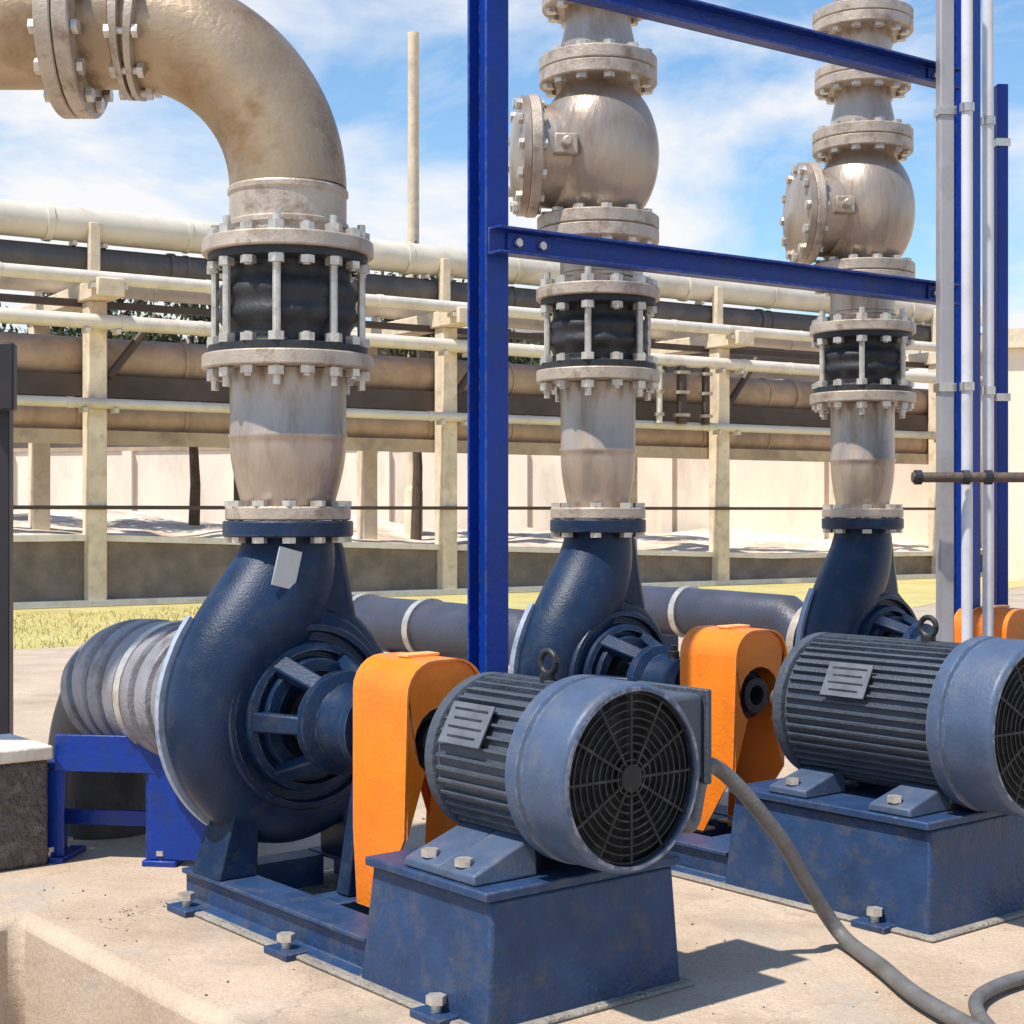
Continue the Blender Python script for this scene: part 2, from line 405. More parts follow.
def rack_pipe(label, d, z, r, m, joints=6.3, off=2.0):
    b = MB(); b.tube([rk(-9, d, z), rk(19.9, d, z)], r, 24)
    x = -9 + off
    while x < 19.5:
        a = Vector(rk(x, d, z)); c = Vector(rk(x + .1, d, z)); b.tube([a, c], r * 1.12, 24); x += joints
    for k in range(-1, 4):                            # saddles under the pipe at every column
        for dt in (-.24, .24): b.box(rk(6.3 * k + dt, d, z - r - .03), (.07, .22, .07), RR)
        for q in (1.6, 3.9): b.tube([rk(6.3 * k + q - .03, d, z), rk(6.3 * k + q + .03, d, z)], r * 1.07, 24)
    o = b.build('rack_pipe', M[m]); return tag(o, label, 'pipe', 'pipes running along the rack')
rack_pipe('large cream pipe, topmost of all on the pipe rack', .32, 5.93, .27, 'cream_pipe')
rack_pipe('dark slate blue pipe just under the topmost cream pipe', .37, 5.38, .22, 'blue_pipe', off=4)
rack_pipe('thin white pipe lying on the column heads of the rack', -.62, 4.99, .10, 'white_pipe', off=1)
rack_pipe('white pipe slung under the crossbeams at the front of the rack', -.32, 4.36, .115, 'white_pipe', off=3)
rack_pipe('thick reddish brown pipe hung between the columns under the white pipe', .55, 3.88, .33, 'brown_pipe', off=5)
rack_pipe('thick brown pipe, lowest of the rack, with a pale sunlit top', .55, 2.98 + .0, .30, 'brown_pipe', off=2.5)
rack_pipe('slim tan pipe on the low front beam beneath the brown pipes', .1 - .32, 3.12, .08, 'cream_pipe', off=2.2)
rack_pipe('grey white pipe at the back of the rack behind the columns', 2.2, 5.32, .22, 'white_pipe', off=4.4)

def drop_pipe(label, tt, d, z0, z1, r, m):
    x, y, _ = rk(tt, d); t = thing('drop_pipe', label, 'pipe', (x, y, 0), math.atan2(RD.y, RD.x), 'short upright pipes on the rack')
    b = MB(); b.tube([(0, 0, z0), (0, 0, z1)], r, 14); b.build('riser', M[m], t)
    for q in (.15, .55, .9):
        b = MB(); zz = z0 + (z1 - z0) * q; b.lathe(disc(r * .9, r * 1.7, zz - .03, zz + .03), 14, None, True); b.build('collar', M['flange'], t)
drop_pipe('dark thin upright pipe behind the thick reducer column', 2.75, .9, .0, 2.75, .075, 'dark_beam')
drop_pipe('dark stubby riser between the rack pipes right of the middle column, left one', 11.35, -.36, 3.15, 4.24, .10, 'dark_beam')
drop_pipe('dark stubby riser between the rack pipes right of the middle column, right one', 11.95, -.36, 3.15, 4.24, .08, 'dark_beam')
drop_pipe('pale stubby riser beside the two dark ones under the white rack pipe', 10.8, -.36, 3.15, 4.24, .06, 'white_pipe')

# ------------------------------------------------------------------ pale wall and shed behind
SD_ = Vector((.967, -.256)).normalized(); SN = Vector((.256, .967)).normalized(); S0 = Vector((-20.0, 47.0))
SR = Matrix.Rotation(math.atan2(SD_.y, SD_.x), 4, 'Z').to_3x3()
def sh(a, d, z=0.0):
    p = S0 + SD_ * a + SN * d; return (p.x, p.y, z)
def strip(t, name, a0, a1, d0, d1, z0, z1, m, **kw):
    b = MB(); b.hexa([sh(a0, d0, z0), sh(a1, d0, z0), sh(a1, d1, z0), sh(a0, d1, z0)],
                     [sh(a0, d0, z1), sh(a1, d0, z1), sh(a1, d1, z1), sh(a0, d1, z1)])
    return b.build(name, M[m], t, **kw)
t = thing('plastered_wall', 'bright pale plastered wall glimpsed between the rack columns', 'wall')
strip(t, 'wall', -14, 32.7, 0, .3, 0, 3.2, 'shed_wall')
strip(t, 'coping', -14, 32.58, -.05, .35, 3.202, 3.32, 'tan_beam')
for k in range(-3, 8):
    b = MB(); b.box(sh(3.9 * k + 1.5, -.08, 1.6), (.3, .158, 3.198), SR); b.build('pilaster', M['shed_wall'], t)
t = thing('industrial_shed', 'long brown clad shed with grey roof behind the pale wall', 'building')
strip(t, 'cladding', -20, 31, 3.4, 3.7, 0, 6.6, 'shed_clad')
for k in range(-4, 7):
    f = MB(); f.box(sh(3.9 * k + 3.4, 3.36, 4.6), (1.9, .10, 1.1), SR); fo = f.build('window', M['tan_beam'], t)
    g_ = MB(); g_.box(sh(3.9 * k + 3.4, 3.30, 4.6), (1.7, .04, .9), SR); g_.build('pane', M['blue_pipe'], fo)
b = MB(); b.hexa([sh(-21, 2.9, 6.602), sh(31.6, 2.9, 6.602), sh(31.6, 12, 7.3), sh(-21, 12, 7.3)],
                 [sh(-21, 2.9, 6.75), sh(31.6, 2.9, 6.75), sh(31.6, 12, 7.45), sh(-21, 12, 7.45)])
b.build('roof', M['shed_roof'], t)

t = thing('outbuilding', 'cream flat roofed building beyond the uprights at the right edge', 'building')
strip(t, 'wall', 32.8, 56, -6, 1.5, 0, 4.9, 'shed_wall')
strip(t, 'parapet', 32.6, 56.2, -6.2, 1.7, 4.902, 5.3, 'cream')
for k in range(5):
    f = MB(); f.box(sh(34.6 + 3.2 * k, -6.03, 3.3), (1.1, .056, 1.0), SR); fo = f.build('window', M['tan_beam'], t)
    g_ = MB(); g_.box(sh(34.6 + 3.2 * k, -6.07, 3.3), (.9, .02, .8), SR); g_.build('pane', M['blue_pipe'], fo)

t = thing('vent_mast', 'slender pale mast standing against the sky left of the blue post', 'mast', rk(8.55, 5.2, 0))
b = MB(); b.lathe([(.13, 0), (.12, 11.5), (.125, 11.52), (.125, 11.65), (.0, 11.66)], 14); b.build('pole', M['cream'], t)
b = MB(); b.lathe([(.2, 0), (.2, 1.9), (.14, 2.0)], 14); b.build('footing', M['cream'], t)

# ------------------------------------------------------------------ trees between rack and shed
def tree(x, y, h, cr, m, label, cf=.72):
    t = thing('tree', label, 'tree', (x, y, 0), 0, 'trees behind the pipe rack')
    b = MB(); rnd = random.Random(int(abs(x * 100)))
    b.tube([(0, 0, 0), (.06, .02, h * .3), (-.04, .05, h * .6), (.02, 0, h * .9)], [.13, .10, .07, .02], 10)
    for k in range(9):
        a = rnd.uniform(0, 2 * pi); z0 = h * rnd.uniform(.45, .75)
        b.tube([(0, 0, z0), (cr * .4 * cos(a), cr * .4 * sin(a), z0 + .25 * cr), (cr * .8 * cos(a), cr * .8 * sin(a), z0 + .7 * cr * rnd.uniform(.5, 1))], [.05, .03, .01], 6)
    b.build('trunk', M['bark'], t)
    c = MB(); cl = []
    for k in range(26):
        d = Vector((rnd.gauss(0, 1), rnd.gauss(0, 1), rnd.gauss(0, 1))).normalized() * rnd.uniform(.35, 1)
        cl.append((Vector((d.x * cr, d.y * cr, h * cf + d.z * cr * .75)), rnd.uniform(.25, .42) * cr))
    for ctr, rr in cl:
        for q in range(150):
            d = Vector((rnd.gauss(0, 1), rnd.gauss(0, 1), rnd.gauss(0, 1))).normalized()
            p = ctr + d * rr * rnd.uniform(.4, 1)
            e = Euler((rnd.uniform(0, 6), rnd.uniform(0, 6), rnd.uniform(0, 6))).to_matrix()
            L_ = rnd.uniform(.05, .1); W_ = L_ * .42
            c.add([p + e @ Vector(w) for w in ((-L_, 0, 0), (0, -W_, .01), (L_, 0, 0), (0, W_, .01))], [(0, 1, 2, 3)])
    c.build('crown', m, t)
for (tt, d, h, cr, mm, lab) in ((8.25, 4.6, 7.9, 1.1, 'leaf', 'olive green tree seen through the rack left of the blue post'),
                                (3.6, 5.2, 6.6, 1.3, 'leaf2', 'dark bushy tree behind the rack just right of the thick elbow column'),
                                (1.6, 4.8, 6.5, 1.4, 'leaf2', 'dark bushy tree behind the rack left of the big elbow column'),
                                (-1.0, 4.9, 6.3, 1.45, 'leaf2', 'dark tree behind the rack at the far left edge'),
                                (10.2, 4.8, 6.2, 1.2, 'leaf2', 'dark tree behind the rack just left of the middle pipe column'),
                                (13.6, 4.9, 6.3, 1.3, 'leaf', 'olive tree behind the rack between the two thinner pipe columns')):
    p = rk(tt, d); tree(p[0], p[1], h, cr, M[mm], lab)

# ------------------------------------------------------------------ grass blades
b = MB(); rnd = random.Random(3)
for q in range(14000):
    a = rnd.uniform(-8.1, -17); w = rnd.uniform(-6, 10)
    p = Vector(uv(a, w)); q2 = (p.xy - R0).dot(RN)
    if q2 > -.4 or p.y < 3: continue
    h = rnd.uniform(.02, .09); an = rnd.uniform(0, pi); dx = .008 * cos(an); dy = .008 * sin(an)
    lx = rnd.uniform(-.05, .05); ly = rnd.uniform(-.05, .05)
    b.add([(p.x - dx, p.y - dy, .004), (p.x + dx, p.y + dy, .004), (p.x + lx, p.y + ly, h)], [(0, 1, 2)])
o = b.build('dry_grass', M['grass']); o['kind'] = 'stuff'
tag(o, 'short dry yellow grass on the verge before the low wall', 'grass')

# ------------------------------------------------------------------ block wall and black post at the left
t = thing('concrete_block', 'pebbled brown concrete block with white top at left frame edge', 'block', uv(-.52, .30, ZP), RZ)
b = MB(); b.box((-.17, -1.6, .165), (.32, 3.2, .33)); b.build('body', M['block'], t, bevel=.012)
b = MB(); b.box((-.17, -1.6, .3515), (.35, 3.22, .043)); b.build('cap', M['cap'], t, bevel=.008)

t = thing('instrument_post', 'black upright post with a small box near its top, left frame edge', 'post', (-2.0, 6.05, ZP), R(8))
b = MB(); b.box((0, 0, .86), (.09, .09, 1.72)); b.build('post', M['black'], t, bevel=.005)
b = MB(); b.box((0, 0, .006), (.2, .2, .012)); b.build('base_plate', M['black'], t)
b = MB(); b.box((.015, -.086, 1.62), (.12, .08, .26)); b.build('box', M['black'], t, bevel=.008)

# ------------------------------------------------------------------ pump
def make_pump(P, label, sc):
    t = thing('centrifugal_pump', label, 'pump', (P[0], P[1], P[2]), RZ, 'navy centrifugal pumps')
    A = AXH
    # volute: growing section swept clockwise (seen from the motor), then the neck up to the flange
    pts = []; rad = []
    n = 54
    for i in range(n + 1):
        th = R(24 + (296 - 24) * i / n); f = i / n
        r = sc * (.066 + .078 * f); Rc = sc * (.345 + .045 * f) - r
        pts.append(Vector((0, sin(th) * Rc * (.95 if th > pi else 1), A + cos(th) * Rc))); rad.append(r)
    p0 = pts[-1]; tg = Vector((0, cos(R(296)), -sin(R(296)))).normalized()
    p3 = Vector((0, 0, 1.03)); p1 = p0 + tg * .12 * sc; p2 = p3 - Vector((0, -.01, .17)); r0 = rad[-1]
    for i in range(1, 17):
        s = i / 16
        pts.append(p0 * (1 - s) ** 3 + p1 * 3 * s * (1 - s) ** 2 + p2 * 3 * s * s * (1 - s) + p3 * s ** 3)
        rad.append(r0 * (1 - s) + .132 * sc * s + .022 * sc * sin(pi * s))
    b = MB(); b.tube(pts, rad, 28, squash=((1, 0, 0), .92))
    b.lathe([(.0, -.12 * sc), (.20 * sc, -.12 * sc), (.29 * sc, -.085), (.315 * sc, -.04), (.315 * sc, .04), (.29 * sc, .085), (.235 * sc, .1 * sc), (.0, .1 * sc)], 56, T(0, 0, A) @ AX)
    cas = b.build('volute_casing', M['pump'], t, angle=50)
    # cover with concentric steps
    b = MB()
    b.lathe([(.0, .085), (.262 * sc, .085), (.262 * sc, .118), (.256 * sc, .128), (.240 * sc, .130), (.234 * sc, .108), (.212 * sc, .108),
             (.206 * sc, .142), (.186 * sc, .148), (.180 * sc, .125), (.168 * sc, .125), (.162 * sc, .165), (.13 * sc, .168), (.125 * sc, .13), (.1 * sc, .125), (.0, .125)], 64, T(0, 0, A) @ AX)
    cov = b.build('casing_cover', M['pump'], t)
    for k in range(12): 
        o = bolt_obj(.0085, .112, .126, cov, 2 * pi * (k + .5) / 12, .221 * sc, 'x', 'dark_iron'); o.matrix_local = T(0, 0, A) @ o.matrix_local
    # pale back rim following the volute
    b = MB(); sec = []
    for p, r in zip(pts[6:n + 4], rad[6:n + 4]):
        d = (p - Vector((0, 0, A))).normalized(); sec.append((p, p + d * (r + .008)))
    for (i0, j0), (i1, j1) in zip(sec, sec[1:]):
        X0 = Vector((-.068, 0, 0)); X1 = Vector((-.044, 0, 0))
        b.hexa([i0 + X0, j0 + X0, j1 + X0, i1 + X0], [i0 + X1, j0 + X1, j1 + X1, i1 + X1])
    b.build('casing_rim', M['pump_rim_lit'], t)
    # webs on the neck
    b = MB(); b.hexa([(-.06, -.05, .70), (.06, -.05, .70), (.045, .23 * sc, .72), (-.045, .23 * sc, .72)],
                     [(-.07, -.05, 1.03), (.07, -.05, 1.03), (.045, .165 * sc, 1.03), (-.045, .165 * sc, 1.03)])
    b.build('neck_web', M['pump'], t, bevel=.03)
    f = flange(t, .10 * sc, .185 * sc, 1.03, 1.075, 8, .011, 'pump', False)
    # lantern between the casing and the bearing housing
    b = MB()
    for a in (R(35), R(145), R(215), R(325), R(90)):
        rot = Matrix.Rotation(a, 4, 'X')
        q = [(.125, -.028, .165 * sc), (.125, .028, .165 * sc), (.285, .024, .10 * sc), (.285, -.024, .10 * sc)]
        w = [(.125, -.028, .205 * sc), (.125, .028, .205 * sc), (.285, .024, .138 * sc), (.285, -.024, .138 * sc)]
        b.hexa([T(0, 0, A) @ rot @ Vector(c) for c in q], [T(0, 0, A) @ rot @ Vector(c) for c in w])
    b.build('lantern_bracket', M['pump'], t, bevel=.006)
    b = MB()
    b.lathe([(.0, .275), (.14 * sc, .275), (.14 * sc, .305), (.108 * sc, .32), (.096 * sc, .40), (.096 * sc, .44), (.116 * sc, .445), (.116 * sc, .475), (.07 * sc, .48), (.05 * sc, .50), (.0, .50)], 48, T(0, 0, A) @ AX)
    bh = b.build('bearing_housing', M['pump'], t)
    for k in range(6):
        o = bolt_obj(.008, .445, .476, bh, 2 * pi * k / 6, .098 * sc, 'x', 'dark_iron'); o.matrix_local = T(0, 0, A) @ o.matrix_local
    b = MB(); b.lathe([(.0, .10), (.088 * sc, .10), (.088 * sc, .16), (.06, .165), (.06, .2), (.0, .2)], 32, T(0, 0, A) @ AX)
    g = b.build('gland', M['dark_iron'], t)
    for k in range(4):
        o = bolt_obj(.007, .16, .20, g, 2 * pi * (k + .5) / 4, .072 * sc, 'x', 'steel'); o.matrix_local = T(0, 0, A) @ o.matrix_local
    b = MB(); b.lathe([(.0, .18), (.027, .18), (.027, .60), (.0, .60)], 20, T(0, 0, A) @ AX); b.build('shaft', M['steel'], t)
    # oil cup and name plate
    b = MB(); b.lathe([(.0, 0), (.02, 0), (.02, .03), (.013, .034), (.013, .05), (.0, .052)], 14, T(.37, 0, A + .090 * sc)); b.build('filler_cap', M['dark_iron'], t)
    if sc == 1.0: b = MB(); b.box((.135 * sc, -.085 * sc, .945), (.006, .075, .11), Matrix.Rotation(R(-14), 3, 'X')); b.build('name_plate', M['plate'], t, bevel=.002)
    # feet
    for s in (-1, 1):
        b = MB(); b.hexa([(-.07, s * .15, .10), (.09, s * .15, .10), (.09, s * .27, .10), (-.07, s * .27, .10)],
                         [(-.05, s * .13, .32), (.07, s * .13, .32), (.07, s * .2, .32), (-.05, s * .2, .32)])
        b.build('foot', M['pump'], t, bevel=.006)
    b = MB(); b.hexa([(.39, -.09, .10), (.45, -.09, .10), (.45, .09, .10), (.39, .09, .10)], [(.40, -.04, A - .1), (.44, -.04, A - .1), (.44, .04, A - .1), (.40, .04, A - .1)])
    b.build('foot', M['pump'], t, bevel=.006)
    b = MB(); b.lathe(disc(.1, .2 * sc, -.21, -.17), 48, T(0, 0, A) @ AX, True); b.lathe([(.13 * sc, -.19), (.15 * sc, -.1)], 40, T(0, 0, A) @ AX)
    b.build('suction_flange', M['pump'], t)
    return t

# ------------------------------------------------------------------ motor
def make_motor(P, label, s0, s1, rb, rc, cowl_len, fins, box_side, grp):
    """s0..s1: extent along the shaft measured from the discharge axis of the pump."""
    x, y, z = loc(P, s0, 0, 0)
    t = thing('electric_motor', label, 'motor', (x, y, ZP), RZ, grp)
    Ln = s1 - s0; A = AXH; c0 = Ln - cowl_len
    X = T(0, 0, A) @ AX
    b = MB(); b.lathe([(.0, .05), (rb * .96, .05), (rb * .97, .06), (rb * .97, c0 + .05), (.0, c0 + .05)], 64, X)
    b.build('frame', M['motor'], t)
    f = MB()
    for k in range(fins):
        a = 2 * pi * (k + .5) / fins
        if abs(((a + pi) % (2 * pi)) - pi) > pi * .82 and False: continue
        rot = T(0, 0, A) @ Matrix.Rotation(a, 4, 'X')
        hh = rb * .96; tt = .006
        q = [rot @ Vector(c) for c in ((.075, -tt, hh - .01), (c0 - .005, -tt, hh - .01), (c0 - .005, tt, hh - .01), (.075, tt, hh - .01))]
        w = [rot @ Vector(c) for c in ((.085, -tt * .5, hh + .014), (c0 - .015, -tt * .5, hh + .014), (c0 - .015, tt * .5, hh + .014), (.085, tt * .5, hh + .014))]
        f.hexa(q, w)
    fo = f.build('cooling_fins', M['motor'], t)
    b = MB(); b.lathe([(.0, -.02), (.07, -.02), (.08, .0), (rb * .8, .012), (rb * .98, .03), (rb * 1.03, .04), (rb * 1.03, .07), (rb * .97, .076)], 64, X)
    e = b.build('end_shield', M['motor'], t)
    for k in range(8):
        o = bolt_obj(.009, .03, .07, e, 2 * pi * (k + .5) / 8, rb * .9, 'x', 'dark_iron'); o.matrix_local = T(0, 0, A) @ o.matrix_local
    # cowl: rear end ring, then the fan cover with a rounded rim and an open mouth
    rm = rc * .91; lip = .018
    b = MB(); b.lathe([(rb * .9, c0 - .005), (rc * .985, c0 - .005), (rc * 1.0, c0 + .005), (rc, c0 + .035), (rc * .96, c0 + .042), (rc * .96, c0 + .05), (rb * .9, c0 + .05)], 72, X, True)
    b.build('end_ring', M['motor_cowl'], t)
    b = MB(); w = .03
    prof = [(rc * .955, c0 + .045), (rc * .985, c0 + .052)]
    ctr = (rc * .985 - lip, Ln - lip)
    prof += [(ctr[0] + lip * sin(q), ctr[1] + lip * cos(q)) for q in [pi / 2 * (1 - i / 6) for i in range(7)]]
    prof += [(rm + .006, Ln), (rm, Ln - .008), (rm, Ln - .03)]
    b.lathe(prof, 72, X)
    cowl = b.build('fan_cowl', M['motor_cowl'], t)
    g = MB()
    g.lathe([(.0, Ln - .028), (rm + .002, Ln - .028)], 64, X)
    for rr in [rm * (k + 1.2) / 10.6 for k in range(10)]:
        g.lathe([(rr - .002, Ln - .016), (rr + .002, Ln - .016), (rr + .002, Ln - .012), (rr - .002, Ln - .012)], 56, X, True)
    for k in range(12):
        rot = T(0, 0, A) @ Matrix.Rotation(2 * pi * k / 12, 4, 'X')
        g.add([rot @ Vector(c) for c in ((Ln - .011, -.003, .03), (Ln - .011, .003, .03), (Ln - .011, .003, rm), (Ln - .011, -.003, rm))], [(0, 1, 2, 3)])
    g.lathe([(.0, Ln - .008), (.03, Ln - .009), (.034, Ln - .02)], 24, X)
    g.build('fan_grille', M['grille'], t)
    # terminal box on the far side
    bs = MB(); bx0 = Ln * .45 if box_side > 0 else 0
    bs.box((Ln * .62, rb + .065, A + .05), (.22, .13, .2)); tb = bs.build('terminal_box', M['motor'], t, bevel=.012)
    b = MB(); b.box((Ln * .62, rb + .139, A + .05), (.24, .016, .22)); b.build('lid', M['motor'], tb, bevel=.004)
    b = MB(); b.lathe([(.036, 0), (.036, .03), (.03, .035), (.03, .07)], 16, T(Ln * .62 + .06, rb + .10, A - .125)); b.build('cable_gland', M['dark_iron'], tb)
    # lifting eye
    b = MB(); ang = [2 * pi * i / 20 for i in range(21)]
    b.tube([(c0 * .72 + .026 * cos(a), 0, A + rb + .045 + .026 * sin(a)) for a in ang], .008, 10); b.lathe([(.02, 0), (.02, .025)], 14, T(c0 * .72, 0, A + rb - .005))
    b.build('lifting_eye', M['dark_iron'], t)
    # name plate on the near side
    rot = Matrix.Rotation(R(62), 4, 'X')
    b = MB(); mt = T(0, 0, A) @ rot
    pl = MB(); pc = mt @ Vector((c0 * .5, 0, rb + .014)); pl.box(pc, (.15, .1, .004), rot.to_3x3())
    np_ = pl.build('name_plate', M['dim_plate'], t)
    ln = MB()
    for j in range(4): ln.box(mt @ Vector((c0 * .5, .034 - .022 * j, rb + .0168)), (.12 - .02 * (j % 2), .005, .0012), rot.to_3x3())
    ln.build('engraving', M['dark_iron'], np_)
    # feet: sloping shoe plates bolted on the pedestal
    for s in (-1, 1):
        for xx in (.15, c0 - .09):
            b = MB(); h0 = .30 + .001
            b.hexa([(xx - .07, s * .10, h0), (xx + .07, s * .10, h0), (xx + .07, s * .275, h0), (xx - .07, s * .275, h0)],
                   [(xx - .06, s * .10, A - rb * .78), (xx + .06, s * .10, A - rb * .78), (xx + .065, s * .275, h0 + .022), (xx - .065, s * .275, h0 + .022)])
            ft = b.build('foot', M['motor_cowl'], t, bevel=.005)
            o = bolt_obj(.011, h0 + .006, h0 + .03, ft, 0, 0, 'z', 'bolt'); o.location = (xx, s * .25, 0)
    b = MB(); b.lathe([(.0, -.13), (.03, -.13), (.03, .0)], 20, X); b.build('shaft', M['steel'], t)
    return t

# ------------------------------------------------------------------ guard
def make_guard(P, label):
    x, y, z = loc(P, .637, 0, 0)
    t = thing('coupling_guard', label, 'guard', (x, y, ZP), RZ, 'orange coupling guards')
    w = .118; L = .24; th = .006; top = AXH + .205; sh = AXH + .12
    prof = [(-w * .90, .102), (-w, .30), (-w, sh)] + [(-w + .085 - .085 * cos(a), sh + .085 * sin(a)) for a in [pi / 2 * i / 6 for i in range(1, 7)]]
    prof += [(-q[0], q[1]) for q in reversed(prof)]
    # outline in (y, z); taper of the legs along the shaft
    def half(zz): return L / 2 if zz > .32 else L / 2 - (.32 - zz) / .218 * .15
    b = MB(); n = len(prof); vs = []
    ins = []
    for i, (yy, zz) in enumerate(prof):
        a = Vector(prof[max(i - 1, 0)]); c = Vector(prof[min(i + 1, n - 1)]); d = (c - a).normalized(); nn = Vector((-d.y, d.x))
        ins.append(Vector((yy, zz)) - nn * th)
    for (yy, zz), q in zip(prof, ins):
        hh = half(zz)
        vs += [(-L / 2, yy, zz), (hh, yy, zz), (hh, q.x, q.y), (-L / 2, q.x, q.y)]
    fs = []
    for i in range(n - 1):
        for k in range(4):
            l = (k + 1) % 4; fs.append((i * 4 + k, i * 4 + l, i * 4 + 4 + l, i * 4 + 4 + k))
    fs += [(0, 3, 2, 1), (n * 4 - 4, n * 4 - 3, n * 4 - 2, n * 4 - 1)]
    b.add(vs, fs); b.build('shell', M['orange'], t, angle=30)
    # end plates with a shaft opening, cheeks of the guard
    for s in (-1, 1):
        e = MB(); ring = [q for q in ins]
        out = [(q.x * .985, q.y - .001) for q in ring if q.y > .3]
        m2 = len(out); inn = [(.09 * cos(a), AXH + .09 * sin(a)) for a in [pi + .9 - (pi + 1.8) * i / (m2 - 1) for i in range(m2)]]
        x0 = s * (L / 2 - .012); vs = []
        for q, p in zip(out, inn):
            vs += [(x0 - .002, q[0], q[1]), (x0 - .002, p[0], p[1]), (x0 + .002, p[0], p[1]), (x0 + .002, q[0], q[1])]
        fs = []
        for i in range(m2 - 1):
            for k in range(4):
                l = (k + 1) % 4; fs.append((i * 4 + k, i * 4 + l, i * 4 + 4 + l, i * 4 + 4 + k))
        fs += [(0, 3, 2, 1), (m2 * 4 - 4, m2 * 4 - 3, m2 * 4 - 2, m2 * 4 - 1)]
        e.add(vs, fs); e.build('end_plate', M['orange'], t)
    for s in (-1, 1):
        b = MB(); b.box((-.075, s * (w * .9 - .032), .1035), (.085, .05, .006)); tb = b.build('mounting_tab', M['orange_edge'], t)
        o = bolt_obj(.008, .1005, .107, tb, 0, 0, 'z', 'bolt'); o.location = (-.075, s * (w * .9 - .032), 0)
    b = MB(); b.box((0, 0, top + .004), (.05, .1, .008)); b.build('top_strap', M['orange_edge'], t, bevel=.002)
    return t

def make_coupling(P, label):
    x, y, z = loc(P, .655, 0, 0)
    t = thing('shaft_coupling', label, 'coupling', (x, y, ZP), RZ, 'couplings inside the orange guards')
    X = T(0, 0, AXH) @ AX
    b = MB(); b.lathe([(.031, -.105), (.055, -.105), (.055, -.05), (.075, -.045), (.075, -.008), (.031, -.008)], 32, X, True); b.build('hub', M['dark_iron'], t)
    b = MB(); b.lathe([(.031, .008), (.075, .008), (.075, .045), (.055, .05), (.055, .08), (.031, .08)], 32, X, True); b.build('hub', M['dark_iron'], t)
    b = MB(); b.lathe([(.0, -.0075), (.07, -.0075), (.07, .0075), (.0, .0075)], 32, X); b.build('spider', M['orange_edge'], t)
    return t

# ------------------------------------------------------------------ base frame
def make_base(P, label, s0, s1, sp, width, grp):
    t = thing('base_frame', label, 'base frame', (P[0], P[1], P[2]), RZ, grp)
    hw = width / 2; hp = .30
    for s in (-1, 1):                              # channel rails
        b = MB()
        prof = [(hw, .0), (hw, .012), (hw - .03, .02), (hw - .03, .08), (hw - .015, .088), (hw - .015, .1), (hw - .14, .1), (hw - .14, .088), (hw - .05, .085), (hw - .05, .0)]
        prof = [(s * p[0], p[1]) for p in prof]
        b.prism(prof, sp - s0 - .004, T(s0, 0, 0) @ Matrix(((0, 0, 1, 0), (1, 0, 0, 0), (0, 1, 0, 0), (0, 0, 0, 1))))
        b.build('rail', M['base'], t, bevel=.003)
    for xx, ww in ((s0 + .05, .1), (.42, .12), ((.42 + sp) / 2 + .08, .10)):
        b = MB(); b.box((xx, 0, .049), (ww, width - .29, .098)); b.build('cross_member', M['base'], t, bevel=.004)
    b = MB(); b.box(((s0 + s1) / 2, 0, .006), (s1 - s0 + .05, width + .05, .012)); b.build('grout_pad', M['grout'], t, bevel=.006)
    # motor pedestal: sloping sides and end
    b = MB(); tw = hw * .94
    b.hexa([(sp, -hw, 0), (s1, -hw, 0), (s1, hw, 0), (sp, hw, 0)], [(sp + .03, -tw, hp - .022), (s1 - .012, -tw, hp - .022), (s1 - .012, tw, hp - .022), (sp + .03, tw, hp - .022)])
    b.build('motor_pedestal', M['base'], t, bevel=.008)
    b = MB(); b.box(((sp + s1) / 2 + .01, 0, hp - .0105), (s1 - sp - .03, 2 * (tw + .02), .021)); b.build('top_plate', M['base'], t, bevel=.004)
    for s in (-1, 1):
        for xx in (s0 + .1, .5, s1 - .16):
            b = MB(); b.box((xx, s * (hw + .018), .009), (.11, .07, .018)); lug = b.build('anchor_lug', M['base'], t, bevel=.003)
            o = bolt_obj(.012, .016, .036, lug, 0, 0, 'z', 'bolt'); o.location = (xx, s * (hw + .02), 0)
    return t

# ------------------------------------------------------------------ vertical pipe fittings
def fit(name, label, cat, P, grp=None): return thing(name, label, cat, (P[0], P[1], ZP), RZ, grp)

def make_reducer(P, label, z0, z1, r0, r1, fr, nb):
    t = fit('pipe_reducer', label, 'pipe reducer', P, 'reducers on the pump outlets')
    b = MB(); n = 12; h = .19
    prof = [(r0 * .98, z0 + .02), (r0, z0 + .035)]
    for i in range(n + 1):
        s = i / n; prof.append((r0 + (r1 - r0) * (sin(s * pi / 2) ** 1.1), z0 + .035 + h * s))
    zc = z0 + .035 + h
    prof += [(r1 + .004, zc + .008), (r1 + .004, zc + .016), (r1, zc + .022), (r1, z1)]
    b.lathe(prof, 56); b.build('cone', M['pipe'], t, angle=45)
    flange(t, r0 * .9, fr, z0, z0 + .038, nb, .011, 'flange', True, .047)
    return t

